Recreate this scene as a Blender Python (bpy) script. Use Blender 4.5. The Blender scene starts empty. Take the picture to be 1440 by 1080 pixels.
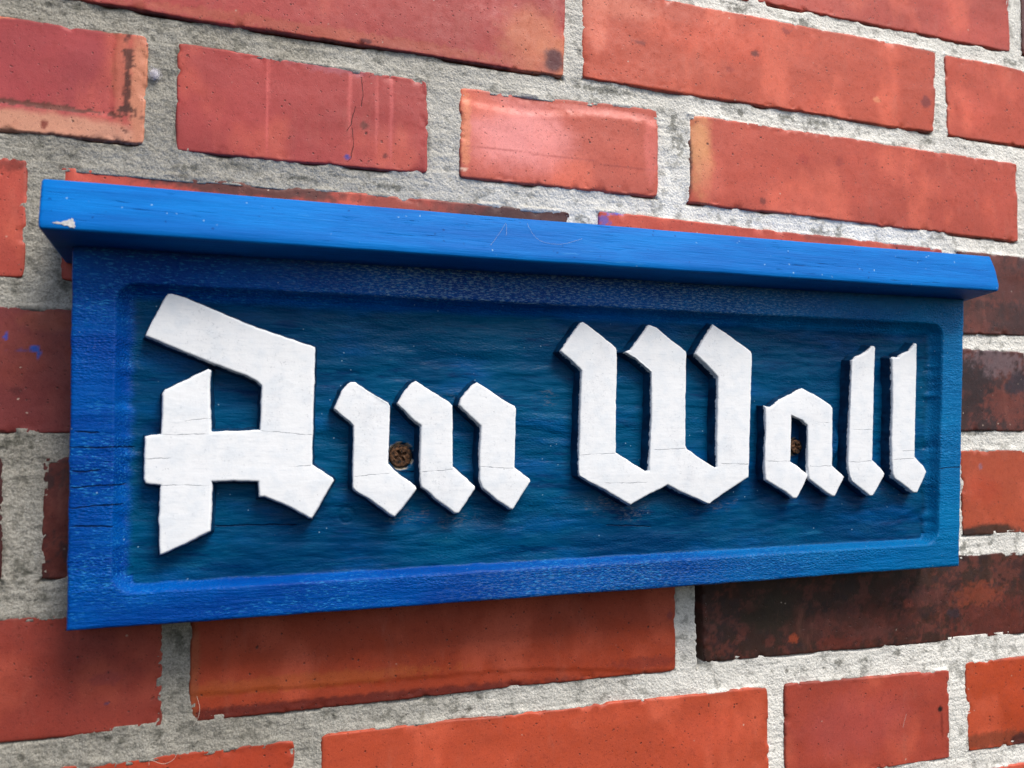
import bpy, math, random
import numpy as np
from mathutils import Matrix, Vector
# measured shapes of the place, in millimetres (x along the wall, z up)
CAM_R=[0.952249,-0.305322,0.001166]
CAM_U=[-0.022488,-0.066328,0.997544]
CAM_F=[0.304495,0.949936,0.070026]
CAM_Y=-371.21
LENS=27.3428
COURSE_Z0=243.52
COURSE_H=62.936
TOPS={0: [(219.31,244.48),(398.29,244.28),(474.03,242.64)],1: [(-110.45,180.24),(-53.12,179.6),(-40.45,179.67),(32.32,182.59),(73.06,177.92),(92.38,177.4),(202.86,181.14),(222.76,180.55),(464.07,179.05)],2: [(-107.94,119.08),(-98.21,118.65),(-85.83,117.23),(33.36,118.97),(150.91,118.71),(166.31,120.89),(399.09,117.69),(466.54,117.25)],3: [(-105.32,55.02),(-79.77,55.46),(414.73,56.16)],4: [(-86.2,-7.72),(411.51,-6.74)],5: [(-100.07,-72.89),(-77.44,-73.55),(403.79,-70.61),(455.35,-69.82)],6: [(-77.23,-135.26),(16.55,-135.16),(27.98,-133.33),(213.24,-134.0),(265.79,-134.54),(276.34,-134.39),(392.29,-136.88),(404.45,-133.78),(451.47,-134.75)]}
BOTTOMS={-1: [(261.27,253.25),(463.52,254.1)],0: [(-85.82,190.96),(32.18,191.44),(147.59,189.94),(157.75,191.43),(218.46,191.36),(396.92,190.7),(470.99,191.73)],1: [(-108.33,128.57),(-52.73,129.95),(-39.86,128.53),(33.18,130.06),(75.63,130.43),(90.82,130.23),(202.19,130.9),(219.69,129.81),(462.21,126.71)],2: [(-105.81,66.99),(-96.7,66.98),(415.19,65.07),(463.57,67.57)],3: [(-103.14,2.03),(-77.82,1.82),(436.2,5.13)],4: [(-86.59,-59.05),(432.65,-58.88)],5: [(-97.98,-123.79),(-37.88,-123.35),(-26.9,-122.75),(37.28,-122.69),(209.24,-121.25),(226.28,-119.05),(452.29,-121.03)],6: [(345.55,-187.63),(390.86,-187.96),(404.52,-185.92),(448.38,-186.45)]}
BOARD=[(-74.65,80.74),(389.05,85.15),(377.39,-71.98),(-71.2,-75.4)]
RECESS=[(-58.07,63.56),(372.24,66.37),(362.66,-58.68),(-55.68,-61.88)]
LETTERS={'A': [(-46.43,41.9),(-41.32,54.23),(-39.29,58.5),(-38.51,59.58),(-37.16,59.81),(-32.49,58.59),(-6.41,48.14),(19.6,39.98),(20.81,39.4),(21.14,37.85),(20.85,11.51),(20.65,-11.48),(29.35,-17.4),(29.82,-18.33),(29.09,-19.85),(21.28,-34.28),(19.8,-34.08),(12.66,-29.51),(5.33,-26.04),(1.57,-24.61),(-0.43,-24.72),(-0.95,-18.16),(-10.5,-17.71),(-19.48,-17.72),(-19.46,-25.77),(-19.68,-38.29),(-28.52,-42.87),(-38.17,-47.05),(-39.06,-34.19),(-39.07,-20.44),(-38.59,-19.01),(-42.83,-18.65),(-44.43,-18.19),(-45.13,-16.61),(-45.31,-6.86),(-45.14,0.48),(-42.92,1.21),(-39.2,1.36),(-39.17,18.11),(-38.41,19.73),(-30.42,24.17),(-22.15,28.7),(-21.28,28.27),(-21.26,14.88),(-20.34,2.45),(-11.01,2.93),(-0.64,3.27),(-0.64,22.46),(-2.41,24.24),(-6.85,26.56),(-21.06,31.56),(-34.05,36.78)],'m1': [(29.87,12.98),(32.92,20.39),(35.39,23.57),(36.61,24.35),(38.64,24.68),(43.16,21.53),(52.99,15.69),(53.8,14.43),(53.88,7.46),(53.58,-11.47),(56.85,-14.97),(65.86,-21.25),(66.45,-22.37),(65.56,-23.93),(57.01,-34.56),(55.81,-34.37),(45.84,-26.96),(39.48,-22.8),(38.54,-21.24),(38.33,-17.84),(38.44,5.46),(36.25,7.63)],'m2': [(57.45,15.76),(60.59,20.93),(64.04,24.69),(66.04,25.54),(70.63,22.74),(81.25,16.44),(82.59,14.83),(82.82,5.41),(83.01,-12.86),(87.8,-16.95),(93.37,-22.05),(93.38,-23.19),(89.21,-29.23),(85.9,-33.8),(84.24,-33.76),(76.3,-27.97),(68.86,-21.65),(68.0,-15.67),(67.89,-4.27),(68.28,5.96),(65.24,7.86)],'m3': [(85.94,15.21),(86.76,18.29),(91.96,24.17),(94.27,25.77),(98.11,23.64),(109.91,16.38),(112.71,15.25),(113.27,13.92),(113.07,2.25),(112.56,-13.49),(120.11,-19.04),(120.46,-20.04),(111.89,-32.72),(110.78,-32.63),(103.77,-27.95),(97.2,-22.84),(95.76,-18.68),(95.71,-7.61),(96.37,5.81),(93.5,8.42)],'W': [(136.07,42.0),(142.75,51.52),(146.5,56.21),(147.62,56.68),(150.24,55.09),(157.77,50.06),(164.99,44.72),(165.55,43.33),(164.92,15.28),(164.45,-6.94),(165.89,-7.64),(173.67,-12.2),(180.99,-16.28),(182.56,-15.95),(183.29,-4.57),(184.27,10.94),(184.56,33.3),(182.8,34.67),(175.4,40.13),(170.37,42.79),(173.1,43.78),(176.94,48.5),(182.66,56.11),(183.86,56.74),(187.75,55.62),(196.17,49.48),(203.97,44.34),(204.36,42.9),(203.66,20.47),(202.95,-3.55),(203.81,-5.15),(211.46,-10.02),(220.44,-15.23),(221.29,-14.05),(221.13,-1.05),(221.79,11.3),(222.62,31.55),(216.06,37.81),(209.53,43.08),(214.64,50.95),(220.21,58.67),(227.31,54.8),(242.53,45.71),(243.06,44.23),(241.95,21.12),(241.11,3.85),(239.7,-19.71),(227.72,-26.04),(216.26,-32.54),(214.54,-32.22),(207.05,-29.2),(200.64,-26.77),(192.87,-22.93),(182.02,-27.62),(172.3,-32.11),(165.85,-28.66),(159.45,-25.1),(151.63,-21.21),(145.72,-17.73),(145.14,-16.02),(145.18,-8.89),(146.12,20.63),(146.93,32.96),(141.94,37.65)],'a': [(250.54,17.31),(252.27,16.63),(254.02,16.57),(259.62,20.29),(272.99,26.39),(274.36,26.8),(282.91,23.34),(292.11,18.39),(293.32,16.79),(292.97,6.62),(291.99,-14.36),(298.14,-19.0),(299.4,-20.54),(296.53,-25.44),(293.34,-30.61),(291.44,-30.8),(284.53,-26.36),(276.98,-21.28),(276.49,-17.97),(276.15,-14.21),(276.87,-1.03),(276.94,7.29),(273.42,10.21),(266.75,12.56),(266.05,-1.04),(265.61,-11.8),(269.12,-13.77),(275.98,-18.53),(276.22,-19.47),(272.32,-26.51),(268.97,-31.06),(266.84,-31.09),(262.06,-27.8),(256.99,-25.12),(249.86,-21.25),(249.59,-13.22),(250.2,-2.89),(250.95,4.52)],'l1': [(307.16,42.91),(310.83,45.38),(314.23,46.48),(317.67,48.37),(321.37,51.32),(322.4,51.36),(322.99,50.39),(321.03,22.46),(319.4,-1.02),(318.62,-11.4),(324.82,-16.62),(326.67,-18.97),(326.12,-20.52),(322.04,-25.89),(318.11,-30.72),(316.34,-30.72),(310.09,-26.45),(305.02,-22.91),(303.48,-20.21),(302.54,-13.7),(303.46,-1.03),(305.42,21.03)],'l2': [(334.67,45.18),(336.68,45.85),(339.31,45.69),(339.78,46.23),(341.22,47.2),(346.74,49.61),(348.94,51.51),(351.23,53.94),(352.24,53.86),(352.31,52.03),(350.21,22.95),(347.75,-9.94),(353.55,-14.95),(355.78,-18.15),(354.27,-21.3),(348.87,-29.71),(346.87,-29.79),(339.14,-25.01),(333.87,-21.8),(332.5,-19.44),(332.24,-11.5),(332.81,4.88),(334.09,21.49)]}
LETTER_CRACKS=[(-38.93,1.22,-20.19,1.71),(-0.78,3.27,20.91,1.36),(10.55,-12.3,21.16,-11.64),(-44.99,-8.58,-35.44,-8.07),(-39.11,-19.14,-19.62,-19.62),(38.47,-16.6,54.32,-15.25),(68.38,-15.1,84.11,-13.84),(95.87,-12.99,112.74,-13.98),(145.41,-8.04,164.9,-7.11),(184.65,-5.62,203.82,-4.8),(222.57,-12.62,240.28,-13.14),(250.24,-11.57,266.05,-11.88),(277.17,-14.97,291.81,-14.36),(282.45,8.84,291.65,8.72),(303.04,-12.74,318.74,-11.9),(306.49,4.77,319.4,5.21),(332.83,-11.42,347.7,-10.93),(338.94,-6.54,348.41,-6.38),(-31.02,7.09,-19.53,8.37),(158.35,-21.66,181.32,-21.51)]
BOARD_CRACKS=[(-72.6,-3.49,-49.86,-3.83),(-71.49,-13.29,-60.91,-12.85),(-71.76,-19.56,-52.24,-18.49),(-71.72,-27.48,-53.28,-26.41),(-70.81,2.55,-61.93,2.01),(365.69,-16.46,381.26,-16.02),(-70.71,-34.86,-55.55,-35.36),(-18.34,-36.88,15.74,-37.42),(53.36,-14.3,68.38,-15.1),(161.94,-42.56,186.9,-43.74)]
LID_TOP=((-83.09,98.99),(396.5,103.41))
LID_BOT=((-82.16,78.36),(393.68,82.62))
SCREWS=[(60.35,-7.91,5.2),(273.1,-4.13,3.6)]
KNOT=(36.49,-33.94)
CHIP=[(-77.52,81.19),(-75.88,81.74),(-74.44,81.59),(-73.51,82.36),(-72.32,82.6),(-71.86,83.19),(-71.26,83.08),(-71.04,83.73),(-70.42,83.32),(-70.3,82.5),(-69.77,82.0),(-69.86,81.16),(-69.45,80.51),(-69.92,79.56),(-70.42,80.01),(-71.26,79.78),(-72.01,80.56),(-73.2,80.38),(-74.18,80.9),(-75.85,80.92)]
BRICKS=[(-1,'m1b',None,(464.62,463.52)),(-1,'m1c',(474.73,473.64),None),(0,'c0a',None,(148.55,147.59)),(0,'c0b',(158.42,157.75),(399.97,395.78)),(0,'c0c',(406.78,407.69),None),(1,'c1a',None,(-52.53,-52.73)),(1,'c1b',(-40.75,-40.15),(74.49,75.63)),(1,'c1c',(91.27,91.19),(203.29,202.19)),(1,'c1d',(221.4,220.13),(464.04,462.21)),(2,'c2a',None,(-98.21,-96.72)),(2,'c2b',(-85.83,-83.91),(150.91,151.07)),(2,'c2c',(166.31,166.73),(399.64,398.64)),(2,'c2d',(410.36,408.4),None),(3,'c3a',None,(-33.95,-32.51)),(3,'c3d',(350.04,348.19),None),(4,'c4a',None,(-101.69,-99.62)),(4,'c4b',(-87.25,-86.59),(16.2,17.21)),(4,'c4d',(407.55,406.68),None),(5,'c5a',None,(-38.97,-37.87)),(5,'c5b',(-27.86,-26.91),(209.62,209.24)),(5,'c5c',(225.76,226.28),None),(6,'c6a',None,(16.86,16.11)),(6,'c6b',(27.98,29.1),(265.79,265.49)),(6,'c6c',(276.34,275.92),(392.29,390.88)),(6,'c6d',(404.45,405.08),None)]
PATCHES={'c0a': [(128.52,206.29,21.98,23.14,(205,130,90),0.55,0.5),(147.22,199.58,16.35,15.59,(200,120,80),0.6,0.5),(32.13,194.28,122.47,3.2,(175,95,70),0.5,0.8),(141.59,197.94,6.03,6.97,(85,32,38),0.98,0.3),(43.73,192.96,3.09,1.43,(90,30,35),0.9,0.5)],'c0b': [(241.81,224.58,38.24,12.61,(215,88,60),0.4,0.5),(192.45,216.61,3.47,1.21,(120,45,40),0.7,1.5),(265.29,221.16,2.41,1.7,(90,35,32),0.8,1.2),(287.63,238.46,2.99,1.74,(140,50,45),0.7,1.3),(166.24,228.24,7.56,23.98,(232,130,105),0.5,0.3),(179.77,234.6,26.07,8.07,(235,140,115),0.5,0.3),(389.91,209.89,3.97,4.14,(120,45,45),0.8,0.5),(248.49,209.74,2.82,2.1,(150,50,40),0.6,0.5),(351.89,206.03,2.69,1.8,(220,140,100),0.8,0.5)],'c0c': [(432.78,212.92,18.12,14.22,(220,100,80),0.4,0.4)],'c1a': [(-92.62,132.71,48.93,7.49,(200,142,116),0.97,0.22),(-54.92,153.72,5.49,29.39,(196,128,98),0.95,0.25),(-62.66,162.37,3.99,22.75,(185,105,80),0.6,0.5),(-92.99,142.38,41.72,1.13,(95,50,38),0.95,1.8),(-60.67,162.67,1.57,19.52,(80,38,28),0.95,2.2),(-60.39,145.17,4.57,1.61,(70,35,25),0.95,0.8),(-66.66,179.99,6.83,1.3,(110,75,55),0.8,0.8),(-92.14,134.33,1.6,2.19,(120,45,30),0.9,0.5),(-73.41,130.35,16.87,0.95,(90,45,35),0.8,0.9),(-115.65,179.34,10.45,1.24,(220,140,105),0.7,0.8)],'c1b': [(-1.18,157.86,0.79,27.39,(215,100,95),0.6,0.3),(36.57,170.12,1.01,28.39,(210,100,95),0.6,0.3),(49.67,161.29,0.86,25.01,(205,100,95),0.5,0.3),(56.6,162.23,1.04,28.77,(205,100,98),0.5,0.3),(43.64,151.28,2.05,2.12,(95,35,28),0.9,0.6),(53.78,137.29,1.38,1.41,(95,35,35),0.8,0.6),(35.78,134.53,1.34,1.39,(50,60,140),0.9,0.4),(29.02,179.61,20.37,5.29,(175,100,110),0.6,0.6)],'c1c': [(120.75,155.82,33.58,22.61,(238,150,145),0.85,0.3),(103.61,168.56,19.06,9.32,(222,110,85),0.5,0.4),(94.35,156.25,2.96,22.16,(225,140,100),0.7,0.5),(170.84,174.49,34.18,2.74,(235,150,140),0.45,0.5),(126.55,147.12,35.87,0.49,(160,70,65),0.6,0.6),(178.95,145.76,25.65,0.51,(150,60,50),0.7,0.6),(93.36,134.88,2.58,0.73,(230,190,165),0.9,0.4),(198.21,157.4,4.34,19.95,(225,120,110),0.4,0.4)],'c1d': [(229.13,158.99,9.11,28.61,(215,150,100),0.85,0.35),(221.46,156.08,2.68,24.35,(75,35,30),0.95,0.3),(235.68,145.51,11.47,14.27,(215,110,90),0.4,0.4),(297.82,162.68,3.99,3.41,(165,55,45),0.6,0.6),(268.91,135.33,2.39,2.07,(110,45,38),0.8,0.6),(323.1,164.23,2.58,3.47,(150,55,45),0.6,0.6)],'c2a': [(-103.09,115.32,6.57,2.76,(110,45,35),0.7,0.8)],'c2b': [(-8.37,115.76,50.08,5.34,(85,45,38),0.95,0.45),(60.66,112.89,21.2,5.65,(150,70,55),0.7,0.6),(126.55,111.64,60.52,18.62,(68,38,38),0.98,0.35)],'c2c': [(175.38,120.57,9.21,1.93,(40,90,180),0.9,1.2),(169.55,114.66,3.71,3.07,(40,80,170),0.7,1.3),(379.65,117.97,25.2,7.11,(150,60,55),0.9,0.2),(311.38,117.32,15.26,3.82,(120,55,50),0.6,0.8)],'c3a': [(-92.14,37.6,1.83,1.5,(30,90,190),0.98,0.3),(-90.5,35.85,0.79,2.71,(30,90,190),0.98,0.3),(-96.82,36.83,3.65,0.6,(90,66,120),0.7,1.2),(-102.75,42.58,0.77,1.79,(40,80,180),0.9,0.4),(-89.45,49.79,10.67,4.55,(150,80,60),0.6,0.5),(-98.2,19.5,2.58,1.78,(80,35,35),0.7,0.6),(-85.55,16.75,18.82,21.06,(105,42,42),0.6,0.3)],'c4d': [(429.9,-56.61,24.42,4.76,(72,48,38),0.97,0.25),(411.18,-56.82,6.74,2.57,(60,42,38),0.97,0.3),(424.38,-31.69,17.31,10.46,(175,70,45),0.7,0.3),(422.9,-16.84,1.71,2.18,(150,100,110),0.9,0.4)],'c5a': [(-59.63,-111.4,0.68,0.73,(60,55,90),0.8,0.5),(-59.97,-101.16,6.52,2.93,(128,54,56),0.5,0.8),(-71.99,-78.29,0.4,20.55,(190,85,70),0.5,0.4)],'c5b': [(21.51,-120.46,139.09,3.44,(100,38,30),0.95,0.35),(12.03,-109.26,75.07,3.75,(175,95,45),0.4,0.6),(-25.54,-99.76,2.02,24.32,(150,80,50),0.7,0.5),(206.31,-92.49,2.52,2.57,(112,50,56),0.6,0.9),(196.83,-115.46,25.19,2.89,(120,45,35),0.6,0.8)],'c5c': [(323.66,-106.3,45.87,11.93,(88,44,38),0.5,1.1),(429.6,-113.8,34.8,21.32,(104,46,38),0.6,1.1),(416.54,-93.79,18.12,6.79,(140,66,44),0.55,1.1),(283.53,-110.42,3.75,2.7,(150,66,40),0.9,0.6),(363.81,-96.04,3.67,2.87,(130,62,48),0.8,0.7),(313.5,-115.45,17.73,3.93,(110,48,38),0.5,1.1),(271.41,-94.91,23.41,15.41,(46,38,28),0.8,0.6),(397.72,-104.02,5.47,3.35,(54,40,46),0.9,0.6),(380.87,-93.78,21.69,4.98,(96,52,48),0.5,1.1),(338.48,-111.37,15.28,4.01,(100,60,56),0.4,1.1)],'c6b': [(229.91,-155.07,26.27,14.65,(212,92,66),0.4,0.4)],'c6c': [(324.12,-161.59,45.48,19.55,(172,78,72),0.6,0.4),(384.24,-158.71,2.13,1.83,(25,20,20),0.98,0.2),(385.39,-168.21,1.07,8.12,(120,45,35),0.8,0.5)],'c6d': [(425.87,-180.94,34.28,4.98,(120,60,40),0.8,0.5),(445.69,-183.19,6.91,4.2,(70,38,35),0.9,0.6)],'c2d': [(430.3,110.95,17.8,9.16,(120,70,65),0.6,0.6),(450.32,98.56,12.1,11.55,(95,48,42),0.6,1.0),(458.02,76.04,15.26,9.21,(60,38,38),0.8,0.8)],'c3d': [(438.58,48.03,23.86,8.12,(120,100,105),0.6,1.2),(420.45,34.16,14.46,15.56,(40,28,32),0.7,1.0),(445.9,21.26,17.93,11.24,(120,60,50),0.6,1.1),(455.61,34.95,9.04,6.81,(50,40,50),0.8,0.9)]}
FINE_CRACKS=[[(39.1,159.87),(37.54,150.86),(35.25,147.06)],[(37.91,149.14),(38.69,142.22),(37.47,134.02),(35.82,132.09)],[(41.94,174.45),(42.75,165.68),(42.15,160.28)],[(254.64,170.21),(261.43,158.57),(256.9,145.68)]]
LICHEN=[(255.02,186.88,8.53,2.93),(288.66,187.1,6.94,2.57),(308.56,186.24,11.23,3.04),(374.2,181.6,2.22,1.35),(393.86,185.77,4.55,2.74),(309.0,121.35,10.11,2.97),(321.71,123.7,4.09,3.42),(321.59,120.27,4.09,3.43),(300.31,245.81,10.19,4.39),(256.37,247.27,8.63,3.42),(325.63,238.12,6.3,2.67),(464.96,247.07,8.79,2.44),(-52.55,-120.88,2.18,2.05),(-59.13,-125.96,2.7,1.45),(-53.7,-127.16,1.9,2.05),(-40.02,-126.06,2.79,2.36),(-90.17,-130.86,1.77,1.69),(-32.71,-88.62,3.43,6.05),(90.67,-129.76,2.44,2.65),(97.67,-129.48,2.12,2.0),(102.96,-125.34,3.21,2.68),(65.11,-130.36,1.67,1.29),(6.34,-127.24,1.51,1.23),(76.84,-123.43,2.74,1.64),(376.79,-124.46,4.24,1.63),(390.23,-123.47,3.79,1.65),(332.89,-126.12,6.01,1.98),(313.13,-126.04,3.9,2.35),(303.38,-128.33,2.4,1.94),(278.84,-127.73,2.32,1.91),(355.87,-123.6,3.61,2.83),(429.52,-63.53,3.44,2.16),(408.45,-66.55,4.46,5.97),(412.22,-69.27,5.61,1.71),(-82.41,188.34,3.88,2.25),(-92.02,188.24,3.26,1.28),(170.94,187.46,25.53,3.15),(213.7,171.28,4.45,12.14),(215.8,163.48,5.34,12.13),(111.03,222.47,3.85,2.29),(-32.86,122.11,8.98,1.97),(13.64,122.09,9.73,2.05),(58.81,122.61,10.49,2.12),(158.13,114.42,4.87,3.81),(404.07,-9.74,16.92,1.29),(418.83,3.3,14.37,1.32),(-82.03,65.46,3.24,3.69),(-97.89,-1.19,9.08,4.12),(-82.27,-35.28,2.1,3.54),(-93.23,-53.79,5.68,5.8),(-85.03,-65.81,3.65,2.91)]
TUFT=(-49.5,162.66)
WEBS=[[(357.94,-158.24),(356.22,-162.46),(355.06,-165.53)],[(202.18,-153.58),(214.85,-143.05),(223.5,-134.08)],[(-42.35,-137.89),(-41.86,-135.9),(-36.82,-137.98),(-32.67,-136.42),(-30.84,-131.91)],[(-24.32,-111.14),(-23.03,-116.37),(-23.77,-120.79),(-25.41,-123.61)],[(-81.99,-87.52),(-79.01,-84.01),(-77.02,-81.27)],[(-77.79,-46.25),(-80.64,-54.31),(-82.6,-57.71)]]
LIDWEBS=[[(95.43,86.21),(100.4,93.09),(103.41,97.58),(103.09,91.68)],[(113.6,98.47),(116.34,92.77),(120.82,89.84),(129.54,89.53),(140.19,93.05)],[(-12.41,82.77),(-18.86,81.94),(-18.26,79.67)],[(-71.46,88.65),(-67.55,87.62),(-67.24,85.99),(-65.96,84.16)]]
MM = 0.001
random.seed(7)
# ------------------------------------------------------------------ camera, sky, sun, exposure
scene = bpy.context.scene
cam_data = bpy.data.cameras.new('camera')
cam = bpy.data.objects.new('camera', cam_data)
scene.collection.objects.link(cam)
scene.camera = cam
cam_data.sensor_width = 36.0
cam_data.lens = LENS
cam_data.dof.use_dof = True; cam_data.dof.focus_distance = 0.39; cam_data.dof.aperture_fstop = 11.0
cam_data.clip_start = 0.01
cam_data.clip_end = 50.0
_r, _u, _f = Vector(CAM_R), Vector(CAM_U), Vector(CAM_F)
_m = Matrix((_r, _u, -_f)).transposed().to_4x4()
_m.translation = Vector((0, CAM_Y*MM, 0))
cam.matrix_world = _m

SUN_ELEV, SUN_AZ = 54.0, 30.0          # azimuth: degrees to the right of straight out from the wall
world = bpy.data.worlds.new('World'); scene.world = world; world.use_nodes = True
wn = world.node_tree; bg = wn.nodes['Background']
sky = wn.nodes.new('ShaderNodeTexSky'); sky.sky_type = 'NISHITA'; sky.sun_disc = False
sky.sun_elevation = math.radians(SUN_ELEV)
sky.air_density = 1.0; sky.dust_density = 3.0; sky.ozone_density = 1.0
sky.sun_rotation = math.radians(180 - SUN_AZ)
wn.links.new(sky.outputs[0], bg.inputs[0]); bg.inputs[1].default_value = 0.074
sun_data = bpy.data.lights.new('sun', 'SUN'); sun_data.energy = 1.5; sun_data.angle = math.radians(26)
sun_data.color = (1.0, 0.95, 0.88)
sun = bpy.data.objects.new('sun', sun_data); scene.collection.objects.link(sun)
_e, _a = math.radians(SUN_ELEV), math.radians(SUN_AZ)
to_sun = Vector((math.sin(_a)*math.cos(_e), -math.cos(_a)*math.cos(_e), math.sin(_e)))
sun.rotation_euler = to_sun.to_track_quat('Z', 'Y').to_euler()
vs = scene.view_settings
vs.view_transform = 'Standard'; vs.look = 'None'; vs.gamma = 1.0; vs.use_curve_mapping = False
vs.exposure = 1.20

# ------------------------------------------------------------------ helpers
def lin(c):
    r = []
    for v in c[:3]:
        v /= 255.0
        r.append(v/12.92 if v <= 0.04045 else ((v+0.055)/1.055)**2.4)
    return np.array(r)

def _hash(ix, iz, seed):
    h = (ix.astype(np.int64)*374761393 + iz.astype(np.int64)*668265263 + seed*974634777) & 0xffffffff
    h = ((h ^ (h >> 13))*1274126177) & 0xffffffff
    h = h ^ (h >> 16)
    return (h & 0xffffff)/float(0xffffff)

def noise(x, z, seed=0):
    """smooth value noise, 0..1"""
    x = np.asarray(x, float); z = np.asarray(z, float)
    ix = np.floor(x); iz = np.floor(z); fx = x-ix; fz = z-iz
    fx = fx*fx*fx*(fx*(fx*6-15)+10); fz = fz*fz*fz*(fz*(fz*6-15)+10)
    a = _hash(ix, iz, seed); b = _hash(ix+1, iz, seed); c = _hash(ix, iz+1, seed); d = _hash(ix+1, iz+1, seed)
    return (a*(1-fx)+b*fx)*(1-fz) + (c*(1-fx)+d*fx)*fz

def fbm(x, z, seed=0, octv=4, gain=0.5):
    s = 0; a = 1.0; t = 0
    for i in range(octv):
        s = s + a*noise(x*2**i+i*17.3, z*2**i-i*9.1, seed+i*31); t += a; a *= gain
    return s/t            # 0..1

def sstep(a, b, x):
    t = np.clip((x-a)/(b-a), 0, 1); return t*t*(3-2*t)

def mesh_from(name, verts, faces, mat, parent=None, smooth=True, attrs=None):
    """verts in millimetres (n,3); attrs: name -> (n,4) colours or (n,) floats"""
    me = bpy.data.meshes.new(name)
    verts = np.asarray(verts, float)*MM
    if isinstance(faces, np.ndarray):
        n, k = faces.shape
        me.vertices.add(len(verts)); me.vertices.foreach_set('co', verts.astype(np.float32).ravel())
        me.loops.add(n*k); me.loops.foreach_set('vertex_index', faces.astype(np.int32).ravel())
        me.polygons.add(n); me.polygons.foreach_set('loop_start', (np.arange(n)*k).astype(np.int32))
        me.update(calc_edges=True); me.validate()
    else:
        me.from_pydata(verts.tolist(), [], faces); me.update()
    if smooth: me.polygons.foreach_set('use_smooth', np.ones(len(me.polygons), bool))
    for k2, a in (attrs or {}).items():
        a = np.asarray(a, np.float32)
        if a.ndim == 1:
            at = me.attributes.new(k2, 'FLOAT', 'POINT'); at.data.foreach_set('value', a)
        else:
            if a.shape[1] == 3: a = np.hstack([a, np.ones((len(a), 1), np.float32)])
            at = me.attributes.new(k2, 'FLOAT_COLOR', 'POINT'); at.data.foreach_set('color', a.ravel())
    me.materials.append(mat)
    o = bpy.data.objects.new(name, me); scene.collection.objects.link(o)
    if parent: o.parent = parent
    return o

def grid_faces(nx, nz, off=0):
    i, j = np.meshgrid(np.arange(nx-1), np.arange(nz-1), indexing='ij')
    a = (i*nz+j).ravel()+off
    return np.stack([a, a+nz, a+nz+1, a+1], 1)      # faces -Y when x right, z up

def thing(name, label, cat, loc=(0, 0, 0)):
    o = bpy.data.objects.new(name, None); scene.collection.objects.link(o)
    o.empty_display_size = 0.02
    o.location = loc
    o['label'] = label; o['category'] = cat
    return o

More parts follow.
